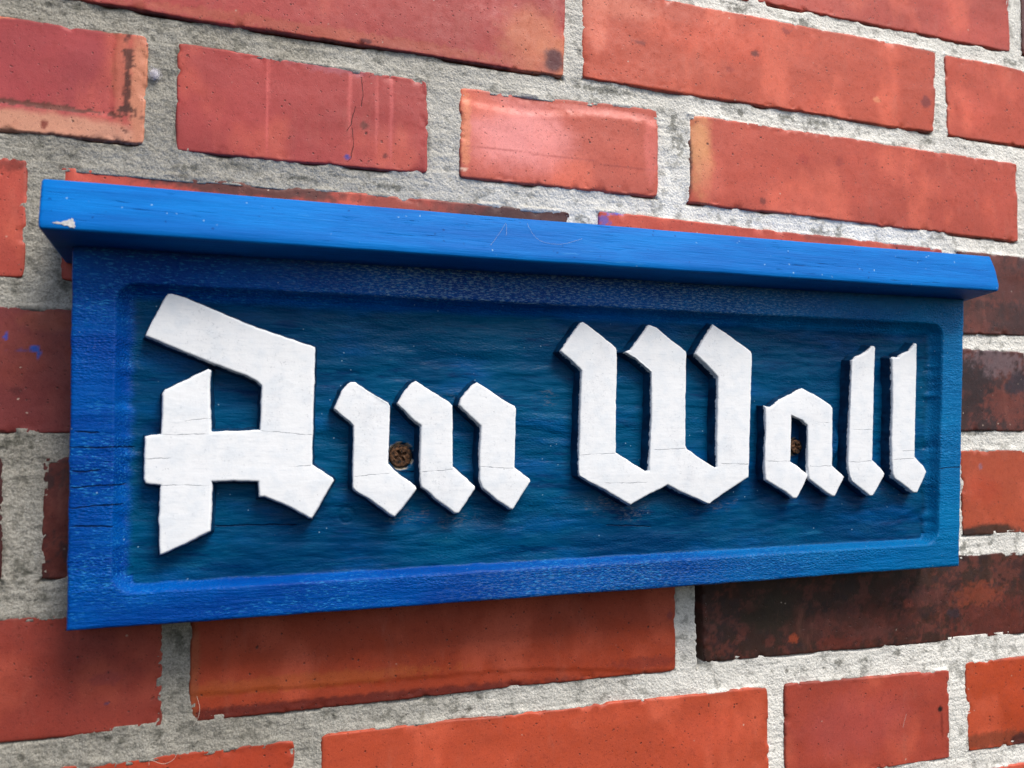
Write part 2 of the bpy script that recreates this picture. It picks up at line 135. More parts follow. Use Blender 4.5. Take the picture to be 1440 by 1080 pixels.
# node helper ---------------------------------------------------------------
class NT:
    def __init__(s, name):
        s.m = bpy.data.materials.new(name); s.m.use_nodes = True; s.t = s.m.node_tree
        s.b = s.t.nodes['Principled BSDF']
        s.co = s.t.nodes.new('ShaderNodeTexCoord').outputs['Object']
        s._sep = None
    def n(s, kind, **kw):
        nd = s.t.nodes.new(kind)
        for k, v in kw.items(): setattr(nd, k, v)
        return nd
    def put(s, sock, v):
        if hasattr(v, 'is_linked'): s.t.links.new(v, sock)
        else: sock.default_value = v
    def warped(s, scale, amt, loc=(0, 0, 0)):
        nd = s.n('ShaderNodeTexNoise'); s.put(nd.inputs['Vector'], s.co); nd.inputs['Scale'].default_value = scale; nd.inputs['Detail'].default_value = 4
        v = s.n('ShaderNodeVectorMath', operation='MULTIPLY_ADD'); s.put(v.inputs[0], nd.outputs[1]); v.inputs[1].default_value = (amt,)*3; s.put(v.inputs[2], s.co)
        w = s.n('ShaderNodeVectorMath', operation='ADD'); s.put(w.inputs[0], v.outputs[0]); w.inputs[1].default_value = loc
        return w.outputs[0]
    def math(s, op, a, b=0.0, c=None, clamp=False):
        nd = s.n('ShaderNodeMath', operation=op, use_clamp=clamp)
        s.put(nd.inputs[0], a); s.put(nd.inputs[1], b)
        if c is not None: s.put(nd.inputs[2], c)
        return nd.outputs[0]
    def xyz(s):
        if s._sep is None:
            sp = s.n('ShaderNodeSeparateXYZ'); s.put(sp.inputs[0], s.co); s._sep = sp.outputs
        return s._sep
    def scaled(s, sx, sy, sz, loc=(0, 0, 0)):
        mp = s.n('ShaderNodeMapping'); s.put(mp.inputs[0], s.co)
        mp.inputs['Scale'].default_value = (sx, sy, sz); mp.inputs['Location'].default_value = loc
        return mp.outputs[0]
    def noise(s, scale, detail=4, rough=0.5, vec=None, dist=0.0):
        nd = s.n('ShaderNodeTexNoise'); s.put(nd.inputs['Vector'], vec if vec is not None else s.co)
        nd.inputs['Scale'].default_value = scale; nd.inputs['Detail'].default_value = detail
        nd.inputs['Roughness'].default_value = rough; nd.inputs['Distortion'].default_value = dist
        return nd.outputs[0]
    def voro(s, scale, vec=None, rnd=1.0):
        nd = s.n('ShaderNodeTexVoronoi'); s.put(nd.inputs['Vector'], vec if vec is not None else s.co)
        nd.inputs['Scale'].default_value = scale; nd.inputs['Randomness'].default_value = rnd
        return nd.outputs
    def ramp(s, v, a, b, lo=0.0, hi=1.0):
        nd = s.n('ShaderNodeMapRange', interpolation_type='SMOOTHSTEP')
        s.put(nd.inputs['Value'], v)
        nd.inputs['From Min'].default_value = a; nd.inputs['From Max'].default_value = b
        nd.inputs['To Min'].default_value = lo; nd.inputs['To Max'].default_value = hi
        return nd.outputs[0]
    def mix(s, f, a, b, mode='MIX'):
        nd = s.n('ShaderNodeMix', data_type='RGBA', blend_type=mode)
        s.put(nd.inputs[0], f)
        for sock, v in ((nd.inputs[6], a), (nd.inputs[7], b)):
            if not hasattr(v, 'is_linked') and len(v) == 3: v = (*v, 1)
            s.put(sock, v)
        return nd.outputs[2]
    def attr(s, name):
        nd = s.n('ShaderNodeAttribute', attribute_name=name); return nd.outputs
    def bump(s, h, strength=0.5, dist=0.0005, normal=None):
        nd = s.n('ShaderNodeBump'); s.put(nd.inputs['Height'], h)
        nd.inputs['Strength'].default_value = strength; nd.inputs['Distance'].default_value = dist
        if normal is not None: s.put(nd.inputs['Normal'], normal)
        return nd.outputs[0]
    def crack(s, c, wob, width=0.00022):
        """mask (0..1) of one hairline crack (x0,z0,x1,z1 in mm)"""
        x0, z0, x1, z1 = [v*MM for v in c]
        X, Y, Z = s.xyz()
        sl = (z1-z0)/(x1-x0)
        d = s.math('SUBTRACT', Z, s.math('MULTIPLY_ADD', X, sl, z0-sl*x0))
        d = s.math('ABSOLUTE', s.math('ADD', d, wob))
        m = s.ramp(d, width*0.45, width*1.3, 1.0, 0.0)
        e = 0.0015
        m = s.math('MULTIPLY', m, s.ramp(X, x0-e*.3, x0+e))
        return s.math('MULTIPLY', m, s.ramp(X, x1-e, x1+e*.3, 1.0, 0.0))
    def upright_crack(s, c, wob, width=0.00018):
        x0, z0, x1, z1 = [v*MM for v in c]          # z0 > z1
        X, Y, Z = s.xyz(); sl = (x1-x0)/(z1-z0)
        d = s.math('SUBTRACT', X, s.math('MULTIPLY_ADD', Z, sl, x0-sl*z0))
        d = s.math('ABSOLUTE', s.math('ADD', d, wob))
        m = s.ramp(d, width*.4, width*1.4, 1.0, 0.0)
        m = s.math('MULTIPLY', m, s.ramp(Z, z1-.0004, z1+.0004))
        return s.math('MULTIPLY', m, s.ramp(Z, z0-.0004, z0+.0004, 1.0, 0.0))
    def cracks(s, lst, wob, width=0.00022):
        m = None
        for c in lst:
            k = s.crack(c, wob, width)
            m = k if m is None else s.math('MAXIMUM', m, k)
        return m

# ------------------------------------------------------------------ materials
def mat_brick():
    s = NT('fired_brick')
    col = s.attr('tint')[0]
    n1 = s.noise(230, 8, 0.68); n2 = s.noise(1700, 4, 0.7); n3 = s.noise(40, 6, 0.65); n4 = s.noise(620, 4, .65)
    c = s.mix(s.ramp(n3, 0.42, 0.66, 0.0, 0.25), col, s.mix(1.0, col, (1.22, 1.05, 0.92), 'MULTIPLY'))
    c = s.mix(s.ramp(n1, 0.50, 0.68, 0.0, 0.42), c, s.mix(1.0, c, (0.72, 0.60, 0.58), 'MULTIPLY'))
    c = s.mix(s.ramp(n4, 0.52, 0.70, 0.0, 0.30), c, s.mix(1.0, c, (1.28, 1.40, 1.30), 'MULTIPLY'))
    c = s.mix(s.ramp(n2, 0.50, 0.68, 0.0, 0.30), c, s.mix(1.0, c, (0.62, 0.55, 0.55), 'MULTIPLY'))
    gv = s.noise(1100, 2, .5)
    c = s.mix(s.ramp(gv, 0.60, 0.70, 0.0, 0.45), c, s.mix(1.0, c, (0.50, 0.42, 0.42), 'MULTIPLY'))
    # iron specks and pits of uneven size and outline
    pit = None
    for sc, lo, hi, wv, ws, g0, g1, k, off in ((120, .045, .12, 900, .0016, .51, .61, .85, .1), (290, .07, .20, 1500, .0010, .49, .59, .8, .5), (620, .12, .30, 2200, .0006, .54, .64, .65, .9)):
        v = s.voro(sc, vec=s.warped(wv, ws, (off, off, off)))
        m = s.math('MULTIPLY', s.math('MULTIPLY', s.ramp(v[0], lo, hi, 1.0, 0.0), s.ramp(s.noise(sc*.38, 3, .6), g0, g1)), k)
        pit = m if pit is None else s.math('MAXIMUM', pit, m)
    c = s.mix(pit, c, (0.045, 0.016, 0.012))
    v3 = s.voro(140, vec=s.warped(1200, .0012, (.3, .1, .7)))
    pale = s.math('MULTIPLY', s.ramp(v3[0], 0.03, 0.09, 1.0, 0.0), s.ramp(s.noise(30, 2, .5), 0.54, 0.60))
    c = s.mix(s.math('MULTIPLY', pale, 0.7), c, (0.60, 0.48, 0.38))
    st = s.noise(60, 6, 0.7, vec=s.scaled(1, 1, 0.3))
    c = s.mix(s.ramp(st, 0.54, 0.76, 0.0, 0.22), c, (0.46, 0.18, 0.125))
    wob = s.math('MULTIPLY', s.math('SUBTRACT', s.noise(160, 4, .6), 0.5), 0.0022)
    ck = None
    for line in FINE_CRACKS[:3]:
        for (xa, za), (xb, zb) in zip(line[:-1], line[1:]):
            m = s.upright_crack((xa, za, xb, zb), wob); ck = m if ck is None else s.math('MAXIMUM', ck, m)
    c = s.mix(s.math('MULTIPLY', ck, .9), c, (0.02, 0.008, 0.006))
    s.put(s.b.inputs['Base Color'], c)
    s.put(s.b.inputs['Roughness'], s.ramp(n1, 0.3, 0.7, 0.40, 0.62))
    s.b.inputs['Specular IOR Level'].default_value = 0.35
    h = s.math('SUBTRACT', s.math('ADD', s.math('MULTIPLY', n1, 0.8), s.math('MULTIPLY', n2, 0.4)), s.math('MULTIPLY', s.math('MAXIMUM', pit, ck), 1.3))
    s.put(s.b.inputs['Normal'], s.bump(h, 0.5, 0.0004))
    return s.m

def mat_mortar():
    s = NT('lime_mortar')
    col = s.attr('tint')[0]; sand = s.attr('sand')[2]
    w = s.warped(900, .0006)
    v = s.voro(1250, vec=w); v2 = s.voro(700, vec=w); g = s.noise(1300, 5, 0.75); n = s.noise(420, 6, 0.7)
    amt = s.math('MULTIPLY_ADD', sand, 0.50, 0.18)
    c = s.mix(s.math('MULTIPLY', s.ramp(g, 0.46, 0.62, 0.0, 0.95), amt), col, s.mix(1.0, col, (0.46, 0.46, 0.45), 'MULTIPLY'))
    c = s.mix(s.math('MULTIPLY', s.ramp(n, 0.50, 0.66, 0.0, 0.75), amt), c, s.mix(1.0, c, (0.48, 0.48, 0.45), 'MULTIPLY'))
    lt = s.ramp(v[0], 0.15, 0.40, 0.75, 0.0)
    c = s.mix(s.math('MULTIPLY', lt, amt), c, s.mix(1.0, c, (1.55, 1.53, 1.50), 'MULTIPLY'))
    d = s.math('MULTIPLY', s.ramp(s.voro(240, vec=s.warped(1100, .0015))[0], 0.05, 0.17, 1.0, 0.0), s.ramp(s.noise(60, 2, .5), 0.50, 0.6))
    c = s.mix(s.math('MULTIPLY', d, 0.7), c, (0.07, 0.068, 0.055))
    s.put(s.b.inputs['Base Color'], c)
    s.b.inputs['Roughness'].default_value = 0.9; s.b.inputs['Specular IOR Level'].default_value = 0.15
    h = s.math('ADD', s.math('MULTIPLY', g, 0.9), s.math('ADD', s.math('MULTIPLY', n, 0.9), s.math('MULTIPLY', v2[0], -0.6)))
    s.put(s.b.inputs['Normal'], s.bump(h, 0.85, 0.0008))
    return s.m

def mat_board():
    s = NT('worn_blue_paint')
    rec = s.attr('carved')[2]
    X, Y, Z = s.xyz()
    grain = s.noise(900, 4, 0.6, vec=s.scaled(0.12, 1, 1.0))
    grain2 = s.noise(1500, 3, 0.6, vec=s.scaled(0.35, 1, 1.0))
    wash = s.noise(55, 5, 0.6, vec=s.scaled(0.35, 1, 1.0)); wash2 = s.noise(14, 4, 0.6, vec=s.scaled(0.6, 1, 1.2))
    azure_right = s.ramp(s.math('ADD', X, s.math('MULTIPLY', s.math('SUBTRACT', wash2, .5), .35)), .08, .36)  # frame blue turns paler and more cyan towards the right
    frame = s.mix(s.ramp(wash, 0.35, 0.7), (0.0, 0.042, 0.25), (0.0, 0.078, 0.35))
    frame = s.mix(azure_right, frame, s.mix(s.ramp(wash, 0.35, 0.7), (0.0, 0.115, 0.31), (0.0, 0.155, 0.38)))
    floor = s.mix(s.ramp(wash2, 0.36, 0.62), (0.0, 0.034, 0.110), (0.0, 0.072, 0.170))
    floor = s.mix(s.ramp(wash, 0.48, 0.70, 0.0, 0.7), floor, (0.0, 0.075, 0.25))
    # brushed green-grey residue and dark strokes in the carved ground
    strk = s.noise(120, 5, 0.7, vec=s.scaled(0.16, 1, 1.0))
    floor = s.mix(s.ramp(strk, 0.60, 0.78, 0.0, 0.5), floor, (0.01, 0.12, 0.20))
    floor = s.mix(s.ramp(strk, 0.44, 0.34, 0.0, 0.65), floor, (0.0, 0.018, 0.085))
    fine = s.noise(520, 4, 0.7, vec=s.scaled(0.09, 1, 1.0))
    floor = s.mix(s.ramp(fine, 0.55, 0.66, 0.0, 0.40), floor, (0.0, 0.020, 0.08))
    floor = s.mix(s.ramp(fine, 0.42, 0.33, 0.0, 0.35), floor, (0.01, 0.13, 0.26))
    c = s.mix(rec, frame, floor)
    # thin wear: pale scuffs following the grain; then gloss glints painted as rail dashes
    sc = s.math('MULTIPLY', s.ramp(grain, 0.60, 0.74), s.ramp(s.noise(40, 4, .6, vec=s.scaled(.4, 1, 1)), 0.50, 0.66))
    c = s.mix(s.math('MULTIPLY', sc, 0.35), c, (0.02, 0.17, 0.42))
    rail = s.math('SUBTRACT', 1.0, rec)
    glint_dash = s.math('MULTIPLY', s.ramp(s.noise(1700, 3, .7, vec=s.scaled(.22, 1, 1)), 0.56, 0.63), s.ramp(s.noise(19, 4, .6, vec=s.scaled(.45, 1, 1.6)), 0.42, 0.54))
    c = s.mix(s.math('MULTIPLY', s.math('MULTIPLY', glint_dash, rail), 0.6), c, (0.03, 0.27, 0.60))
    dirt_gloss = s.attr('grime_gloss')[2]
    dm = s.math('MULTIPLY', dirt_gloss, s.ramp(s.noise(1500, 4, .75, vec=s.scaled(.26, 1, 1)), 0.50, 0.60))
    c = s.mix(s.math('MULTIPLY', dm, 0.8), c, s.mix(rec, (0.20, 0.36, 0.52), (0.13, 0.15, 0.19)))  # grey dirt where carved; on the rails worn grain with gloss painted in
    bare = s.attr('bare')[2]
    c = s.mix(bare, c, (0.50, 0.42, 0.30))
    v = s.voro(230); fleck = s.math('MULTIPLY', s.ramp(v[0], 0.035, 0.085, 1.0, 0.0), s.ramp(s.noise(50, 2, .5), 0.52, 0.58))
    c = s.mix(s.math('MULTIPLY', fleck, 0.8), c, (0.30, 0.46, 0.60))
    wob = s.math('MULTIPLY', s.math('SUBTRACT', s.noise(110, 4, .6), 0.5), 0.0022)
    ck = s.cracks(BOARD_CRACKS, wob, 0.0003)
    c = s.mix(s.math('MULTIPLY', ck, 0.92), c, (0.001, 0.008, 0.04))
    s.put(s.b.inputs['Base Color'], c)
    rough = s.ramp(s.noise(300, 3, .6), 0.3, 0.7, 0.24, 0.40)
    s.put(s.b.inputs['Roughness'], rough)
    s.put(s.b.inputs['Specular IOR Level'], s.math('MULTIPLY_ADD', rec, -0.02, 0.09))
    craze = s.voro(1300, vec=s.scaled(0.55, 1, 1.0))
    amp = s.ramp(s.noise(22, 3, .5, vec=s.scaled(.5, 1, 2.5)), 0.42, 0.60, 0.25, 1.0)
    h = s.math('ADD', s.math('MULTIPLY', grain, 1.1), s.math('MULTIPLY', grain2, 0.5))
    h = s.math('ADD', h, s.math('MULTIPLY', s.math('MULTIPLY', craze[0], 0.8), amp))
    h = s.math('SUBTRACT', h, s.math('MULTIPLY', ck, 1.6))
    h = s.math('MULTIPLY', h, s.math('MULTIPLY_ADD', rec, -0.55, 1.0))
    gouge = s.noise(130, 3, 0.55, vec=s.scaled(0.30, 1, 1.0), dist=.4)
    h = s.math('ADD', h, s.math('MULTIPLY', s.math('MULTIPLY', gouge, rec), 3.2))
    s.put(s.b.inputs['Normal'], s.bump(h, 0.85, 0.00045))
    return s.m

def mat_lid():
    s = NT('bright_blue_paint')
    g = s.noise(800, 5, 0.65, vec=s.scaled(0.06, 1, 1.0)); w = s.noise(90, 5, 0.65, vec=s.scaled(0.18, 1, 1.0))
    g2 = s.noise(330, 5, 0.7, vec=s.scaled(0.07, 1, 1.0))
    c = s.mix(s.ramp(w, 0.35, 0.7), (0.0, 0.125, 0.46), (0.0, 0.172, 0.56))
    c = s.mix(s.ramp(g2, 0.52, 0.66, 0, .35), c, (0.0, 0.085, 0.36))
    gate = s.ramp(s.noise(30, 5, .65, vec=s.scaled(.45, 1, 2.0)), 0.50, 0.62)
    sc = s.math('MULTIPLY', s.ramp(g, 0.40, 0.33), gate)
    c = s.mix(s.math('MULTIPLY', sc, 0.85), c, (0.0, 0.02, 0.12))
    sc2 = s.math('MULTIPLY', s.ramp(g, 0.60, 0.68), s.ramp(s.noise(26, 4, .6, vec=s.scaled(.5, 1, 2)), 0.50, 0.64))
    c = s.mix(s.math('MULTIPLY', sc2, 0.35), c, (0.10, 0.38, 0.70))
    v = s.voro(190, vec=s.warped(1300, .0016)); fl = s.math('MULTIPLY', s.ramp(v[0], 0.04, 0.11, 1.0, 0.0), s.ramp(s.noise(60, 3, .5), 0.50, 0.57))
    c = s.mix(s.math('MULTIPLY', fl, 0.75), c, (0.30, 0.50, 0.66))
    v = s.voro(230, vec=s.warped(1100, .0018, (.2, .5, .3))); dk = s.math('MULTIPLY', s.ramp(v[0], 0.06, 0.16, 1.0, 0.0), s.ramp(s.noise(45, 3, .5), 0.52, 0.60))
    c = s.mix(s.math('MULTIPLY', dk, 0.7), c, (0.0, 0.04, 0.20))
    s.put(s.b.inputs['Base Color'], c)
    s.b.inputs['Roughness'].default_value = 0.5; s.b.inputs['Specular IOR Level'].default_value = 0.08
    h = s.math('SUBTRACT', s.math('ADD', s.math('MULTIPLY', g, 1.0), g2), s.math('MULTIPLY', sc, 0.8))
    s.put(s.b.inputs['Normal'], s.bump(h, 0.6, 0.0004))
    return s.m

def mat_letter():
    s = NT('white_letter_paint')
    side = s.attr('side')[2]
    X, Y, Z = s.xyz()
    n1 = s.noise(130, 5, 0.6); n2 = s.noise(700, 4, 0.65); br = s.noise(420, 4, 0.6, vec=s.scaled(0.25, 1, 1))
    c = s.mix(s.ramp(n1, 0.42, 0.70), (0.84, 0.86, 0.88), (0.76, 0.80, 0.84))
    c = s.mix(s.math('MULTIPLY', s.ramp(n2, 0.62, 0.74), s.ramp(n1, 0.45, 0.6, 0.0, 0.5)), c, (0.42, 0.46, 0.50))
    v = s.voro(300); pk = s.math('MULTIPLY', s.ramp(v[0], 0.05, 0.11, 1.0, 0.0), s.ramp(s.noise(120, 2, .5), 0.54, 0.60))
    c = s.mix(s.math('MULTIPLY', pk, 0.45), c, (0.16, 0.18, 0.22))
    # brush drag, grey rain film and little knocks
    bs = s.noise(1000, 5, 0.7, vec=s.scaled(0.14, 1, 1)); film = s.noise(60, 6, .7, vec=s.scaled(1, 1, .45))
    c = s.mix(s.ramp(bs, 0.53, 0.66, 0, .30), c, (0.56, 0.61, 0.67))
    c = s.mix(s.ramp(film, 0.52, 0.70, 0, .25), c, (0.60, 0.62, 0.66))
    sp = s.math('MULTIPLY', s.ramp(s.noise(900, 3, .7), 0.60, 0.66), s.ramp(film, .46, .58))
    c = s.mix(s.math('MULTIPLY', sp, .35), c, (0.30, 0.34, 0.38))
    wob = s.math('MULTIPLY', s.math('SUBTRACT', s.noise(160, 4, .6), 0.5), 0.0016)
    ck = s.cracks(LETTER_CRACKS, wob, 0.00020)
    ck = s.math('MULTIPLY', ck, s.ramp(s.noise(210, 2, .5, vec=s.scaled(1, 1, .2)), 0.36, 0.56, 0.25, 1.0))
    c = s.mix(s.math('MULTIPLY', ck, 0.6), c, (0.10, 0.12, 0.16))
    # paint runs out half way down the cut sides, where the blue takes over
    rag = s.math('ADD', side, s.math('MULTIPLY', s.math('SUBTRACT', s.noise(380, 4, .7), 0.5), 0.55))
    blue = s.mix(s.ramp(n1, .4, .6), (0.0, 0.020, 0.065), (0.0, 0.045, 0.12))
    c = s.mix(s.ramp(rag, 0.22, 0.27), c, blue)
    s.put(s.b.inputs['Base Color'], c)
    s.b.inputs['Roughness'].default_value = 0.5; s.b.inputs['Specular IOR Level'].default_value = 0.35
    h = s.math('ADD', s.math('MULTIPLY', n1, 1.6), s.math('ADD', s.math('MULTIPLY', br, 0.7), s.math('MULTIPLY', n2, 0.35)))
    h = s.math('SUBTRACT', h, s.math('ADD', s.math('MULTIPLY', ck, 1.2), s.math('MULTIPLY', pk, 0.5)))
    s.put(s.b.inputs['Normal'], s.bump(h, 0.28, 0.0004))
    return s.m

def mat_rust():
    s = NT('rusty_iron')
    n = s.noise(700, 5, 0.7)
    c = s.mix(s.ramp(n, 0.38, 0.62), (0.012, 0.010, 0.009), (0.16, 0.075, 0.035))
    c = s.mix(s.ramp(n, 0.62, 0.70, 0, .6), c, (0.42, 0.34, 0.26))
    s.put(s.b.inputs['Base Color'], c); s.b.inputs['Roughness'].default_value = 0.7
    s.b.inputs['Metallic'].default_value = 0.6
    s.put(s.b.inputs['Normal'], s.bump(n, 0.8, 0.0006))
    return s.m

def mat_plain(name, col, rough=0.7, nz=0.0, sc=900):
    s = NT(name)
    n = s.noise(sc, 4, .6)
    s.put(s.b.inputs['Base Color'], s.mix(s.ramp(n, .35, .7), tuple(col), tuple(v*(1-nz) for v in col)))
    s.b.inputs['Roughness'].default_value = rough
    s.put(s.b.inputs['Normal'], s.bump(n, 0.4, 0.0003))
    return s.m

M_BRICK, M_MORTAR, M_BOARD, M_LID, M_LETTER, M_RUST = mat_brick(), mat_mortar(), mat_board(), mat_lid(), mat_letter(), mat_rust()

# ------------------------------------------------------------------ brick wall
wall = thing('brick_wall', 'red and dark clinker brick wall with pale grey mortar joints behind the blue sign', 'wall')

def course_line(tab, k, nominal):
    pts = sorted(tab.get(k, []))
    if not pts:
        return lambda x: nominal
    xs = np.array([q[0] for q in pts]); zs = np.array([q[1] for q in pts])
    return lambda x: float(np.interp(x, xs, zs))

BASE = {  # sRGB body colour of each brick in view
 'm1b': (200, 78, 66), 'm1c': (95, 45, 42),
 'c0a': (186, 72, 70), 'c0b': (206, 84, 62), 'c0c': (205, 82, 62),
 'c1a': (182, 72, 76), 'c1b': (182, 68, 66), 'c1c': (206, 92, 78), 'c1d': (200, 82, 66),
 'c2a': (192, 78, 68), 'c2b': (196, 76, 64), 'c2c': (205, 78, 62), 'c2d': (92, 50, 46),
 'c3a': (136, 58, 58), 'c3d': (66, 42, 44), 'c4a': (66, 26, 30), 'c4b': (98, 42, 36), 'c4d': (188, 82, 58),
 'c5a': (158, 64, 56), 'c5b': (176, 68, 44), 'c5c': (62, 38, 32),
 'c6a': (190, 72, 50), 'c6b': (200, 82, 58), 'c6c': (180, 74, 62), 'c6d': (196, 76, 46)}

bricks = []       # dicts: k, name, quad TL TR BR BL (mm), colour
rng = random.Random(11)
X_MIN, X_MAX = -330.0, 760.0
for k in range(-4, 10):
    zt = COURSE_Z0 - k*COURSE_H; zb = zt - 51.6
    ft, fb = course_line(TOPS, k, zt), course_line(BOTTOMS, k, zb)
    row = [b for b in BRICKS if b[0] == k]
    spans = []
    for _, name, l, r in row:
        spans.append([name, l, r])
    # give unseen ends a plausible length, then fill the course both ways
    out_spans = []
    if spans:
        for i, s_ in enumerate(spans):
            name, l, r = s_
            if l is None and r is not None:
                prev = None
                ln = 238 if name in ('m1b', 'c0a', 'c2a', 'c4a', 'c5a', 'c6a') else 240
                if name == 'c3a': ln = 238
                l = (r[0]-ln, r[1]-ln)
                if name in ('c1a',): l = (r[0]-238, r[1]-238)
            if r is None and l is not None:
                ln = 114 if name in ('c6d', 'c3d', 'm1c') else 239
                r = (l[0]+ln, l[1]+ln)
            out_spans.append([name, l, r])
    else:
        off = rng.uniform(-60, 60)
        out_spans.append(['gen', (off, off), (off+239, off+239)])
    x = out_spans[0][1][0]; lng = rng.random() < .5
    while x > X_MIN:
        ln = 239 if lng else 115; lng = not lng
        r = x-11; out_spans.insert(0, ['gen', (r-ln, r-ln), (r, r)]); x = r-ln
    filled = [out_spans[0]]
    for s_ in out_spans[1:]:
        while s_[1][0]-filled[-1][2][0] > 60:      # a hidden gap behind the sign
            gap = s_[1][0]-filled[-1][2][0]
            ln = 239 if gap > 262 else (115 if gap > 137 else gap-22)
            a = filled[-1][2][0]+11; filled.append(['gen', (a, a), (a+ln, a+ln)])
        filled.append(s_)
    out_spans = filled
    x = out_spans[-1][2][0]; lng = rng.random() < .5
    while x < X_MAX:
        ln = 239 if lng else 115; lng = not lng
        a = x+11; out_spans.append(['gen', (a, a), (a+ln, a+ln)]); x = a+ln
    for name, l, r in out_spans:
        q = [(l[0], ft(l[0])), (r[0], ft(r[0])), (r[1], fb(r[1])), (l[1], fb(l[1]))]
        if name == 'gen':
            c = rng.choice([(190, 76, 60), (200, 82, 64), (170, 64, 52), (182, 70, 66), (90, 45, 40), (150, 58, 50)])
        else:
            c = BASE[name]
        bricks.append(dict(k=k, name=name, q=q, c=c, seed=rng.randrange(10000)))

FACE = {'c0a': -.9, 'c0b': -.6, 'c1b': .1, 'c1c': -.3, 'c1d': -.2, 'c5b': -.5, 'c5c': .5, 'c2b': .4, 'c4b': .4, 'c5a': .3}
V, F, COL = [], [], []
nv = 0
edge = np.array([0.0, 0.35, 0.8, 1.4, 2.2])
for b in bricks:
    (x0, z0), (x1, z1), (x2, z2), (x3, z3) = b['q']
    seen = not (x1 < -135 or x0 > 490 or z3 > 265 or z0 < -220)
    st = 0.9 if seen else 4.0
    W_, H_ = x1-x0, z0-z3
    def axis(L):
        mid = np.linspace(2.2, L-2.2, max(3, int((L-4.4)/st)+1))
        return np.concatenate([[-1.0], edge, mid[1:-1], L-edge[::-1], [L+1.0]])   # first and last are the skirt
    ax, az = axis(W_), axis(H_)
    A, B_ = np.meshgrid(ax, az, indexing='ij')
    u = np.clip(A/W_, 0, 1); w = np.clip(B_/H_, 0, 1)
    X = (x3*(1-u)+x2*u)*(1-w) + (x0*(1-u)+x1*u)*w
    Z = (z3*(1-u)+z2*u)*(1-w) + (z0*(1-u)+z1*u)*w
    sd = b['seed']
    a = np.clip(A, 0, W_); c_ = np.clip(B_, 0, H_)
    dx = np.minimum(a, W_-a); dz = np.minimum(c_, H_-c_)
    dd = np.minimum(dx, dz)
    # corners are slightly rounded, edges wander
    wob = (fbm(X/4, Z/4, sd, 4, .6)-.5)*.8 + (fbm(X/28, Z/28, sd+5, 2)-.5)*1.4
    near = np.exp(-dd/3.0)
    sgx = np.where(a < W_/2, -1, 1); sgz = np.where(c_ < H_/2, -1, 1)
    X = X + sgx*wob*near*np.exp(-dx/3.0); Z = Z + sgz*wob*near*np.exp(-dz/3.0)
    cr = np.exp(-(dx+dz)/1.6); X = X - sgx*cr*0.9; Z = Z - sgz*cr*0.9
    r = 0.85+0.5*(fbm(X/12, Z/12, sd+9, 2)-.5)*2
    Y = 0.9*np.clip(1-dd/r, 0, 1)**2
    Y = Y + FACE.get(b['name'], rng.uniform(-.4, .5)) + (fbm(X/60, Z/30, sd+3, 3)-.5)*1.3 + (fbm(X/9, Z/9, sd+4, 3)-.5)*.22
    # chipped arrises
    chip = sstep(.62, .74, fbm(X/7, Z/7, sd+21, 3))*np.exp(-dd/1.6)*1.3
    Y = Y + chip
    if b['name'] == 'c5b':      # pressed rebate running along the foot of this brick
        foot = H_*0.0 + 6.5 + 5.5*(1-a/W_) - 6.0*sstep(150, 235, a)
        Y = Y + .5*sstep(1.0, -1.0, c_-np.clip(foot, 0.5, 20)+(fbm(X/6, Z/3, 5, 3)-.5)*1.6)
    if b['name'] == 'c1c':      # pillowed top edge
        rr = H_-c_-(7+2.5*np.sin(a/18.0)+2*(a/W_))
        Y = Y + 0.9*sstep(-2.5, 2.5, -rr)
    if b['name'] == 'c1d':
        Y = Y + 1.6*np.clip(1-a/11.0, 0, 1)**2
    if b['name'] == 'c0b':
        Y = Y + 1.2*np.clip(1-a/7.0, 0, 1)**2
    if b['name'] == 'c1a':      # sunken core inside a raised buff border
        inner = np.minimum(W_-a-13, c_-12.5)
        Y = Y + 0.55*sstep(-1.0, 1.0, inner+(fbm(X/3, Z/3, 8, 3)-.5)*1.5)
    for kx in (0, -1): Y[kx, :] += 11
    for kz in (0, -1): Y[:, kz] += 11
    # colour of the fired face
    base = lin(b['c'])*np.array((.78, .82, .77) if b['c'][1] < b['c'][2]+8 else (.78, .84, .74))*np.ones(A.shape+(3,))
    v = fbm(X/38, Z/22, sd+40, 4)[..., None]
    base = base*(0.86+0.30*v)
    v = sstep(.5, .8, fbm(X/20, Z/34, sd+50, 4))[..., None]
    if b['name'] in ('c5c', 'c2d', 'c3d', 'c4b'):      # flamed, mottled clinker
        m1 = sstep(.50, .60, fbm(X/9, Z/7, sd+70, 6, .72))[..., None]*.55; base = base*(1-m1)+lin((112, 58, 50))*m1
        m2 = sstep(.52, .62, fbm(X/6, Z/6, sd+80, 6, .72))[..., None]*.7; base = base*(1-m2)+lin((44, 30, 32))*m2
    base = base*(1-v*.35) + lin((225, 112, 84))*np.mean(lin(b['c']))/.2*v*.35
    ev = (np.exp(-dd/1.0)*sstep(.35, .7, fbm(X/14, Z/14, sd+60, 3)))[..., None]      # burnt rim
    base = base*(1-ev*.7) + lin((70, 34, 28))*ev*.7
    plist = list(PATCHES.get(b['name'], []))
    if b['name'] == 'gen':
        for _ in range(3):
            plist.append((rng.uniform(x0, x1), rng.uniform(z3, z0), rng.uniform(8, 40), rng.uniform(4, 20),
                          rng.choice([(205, 110, 85), (110, 45, 38), (190, 80, 60)]), .5, .7))
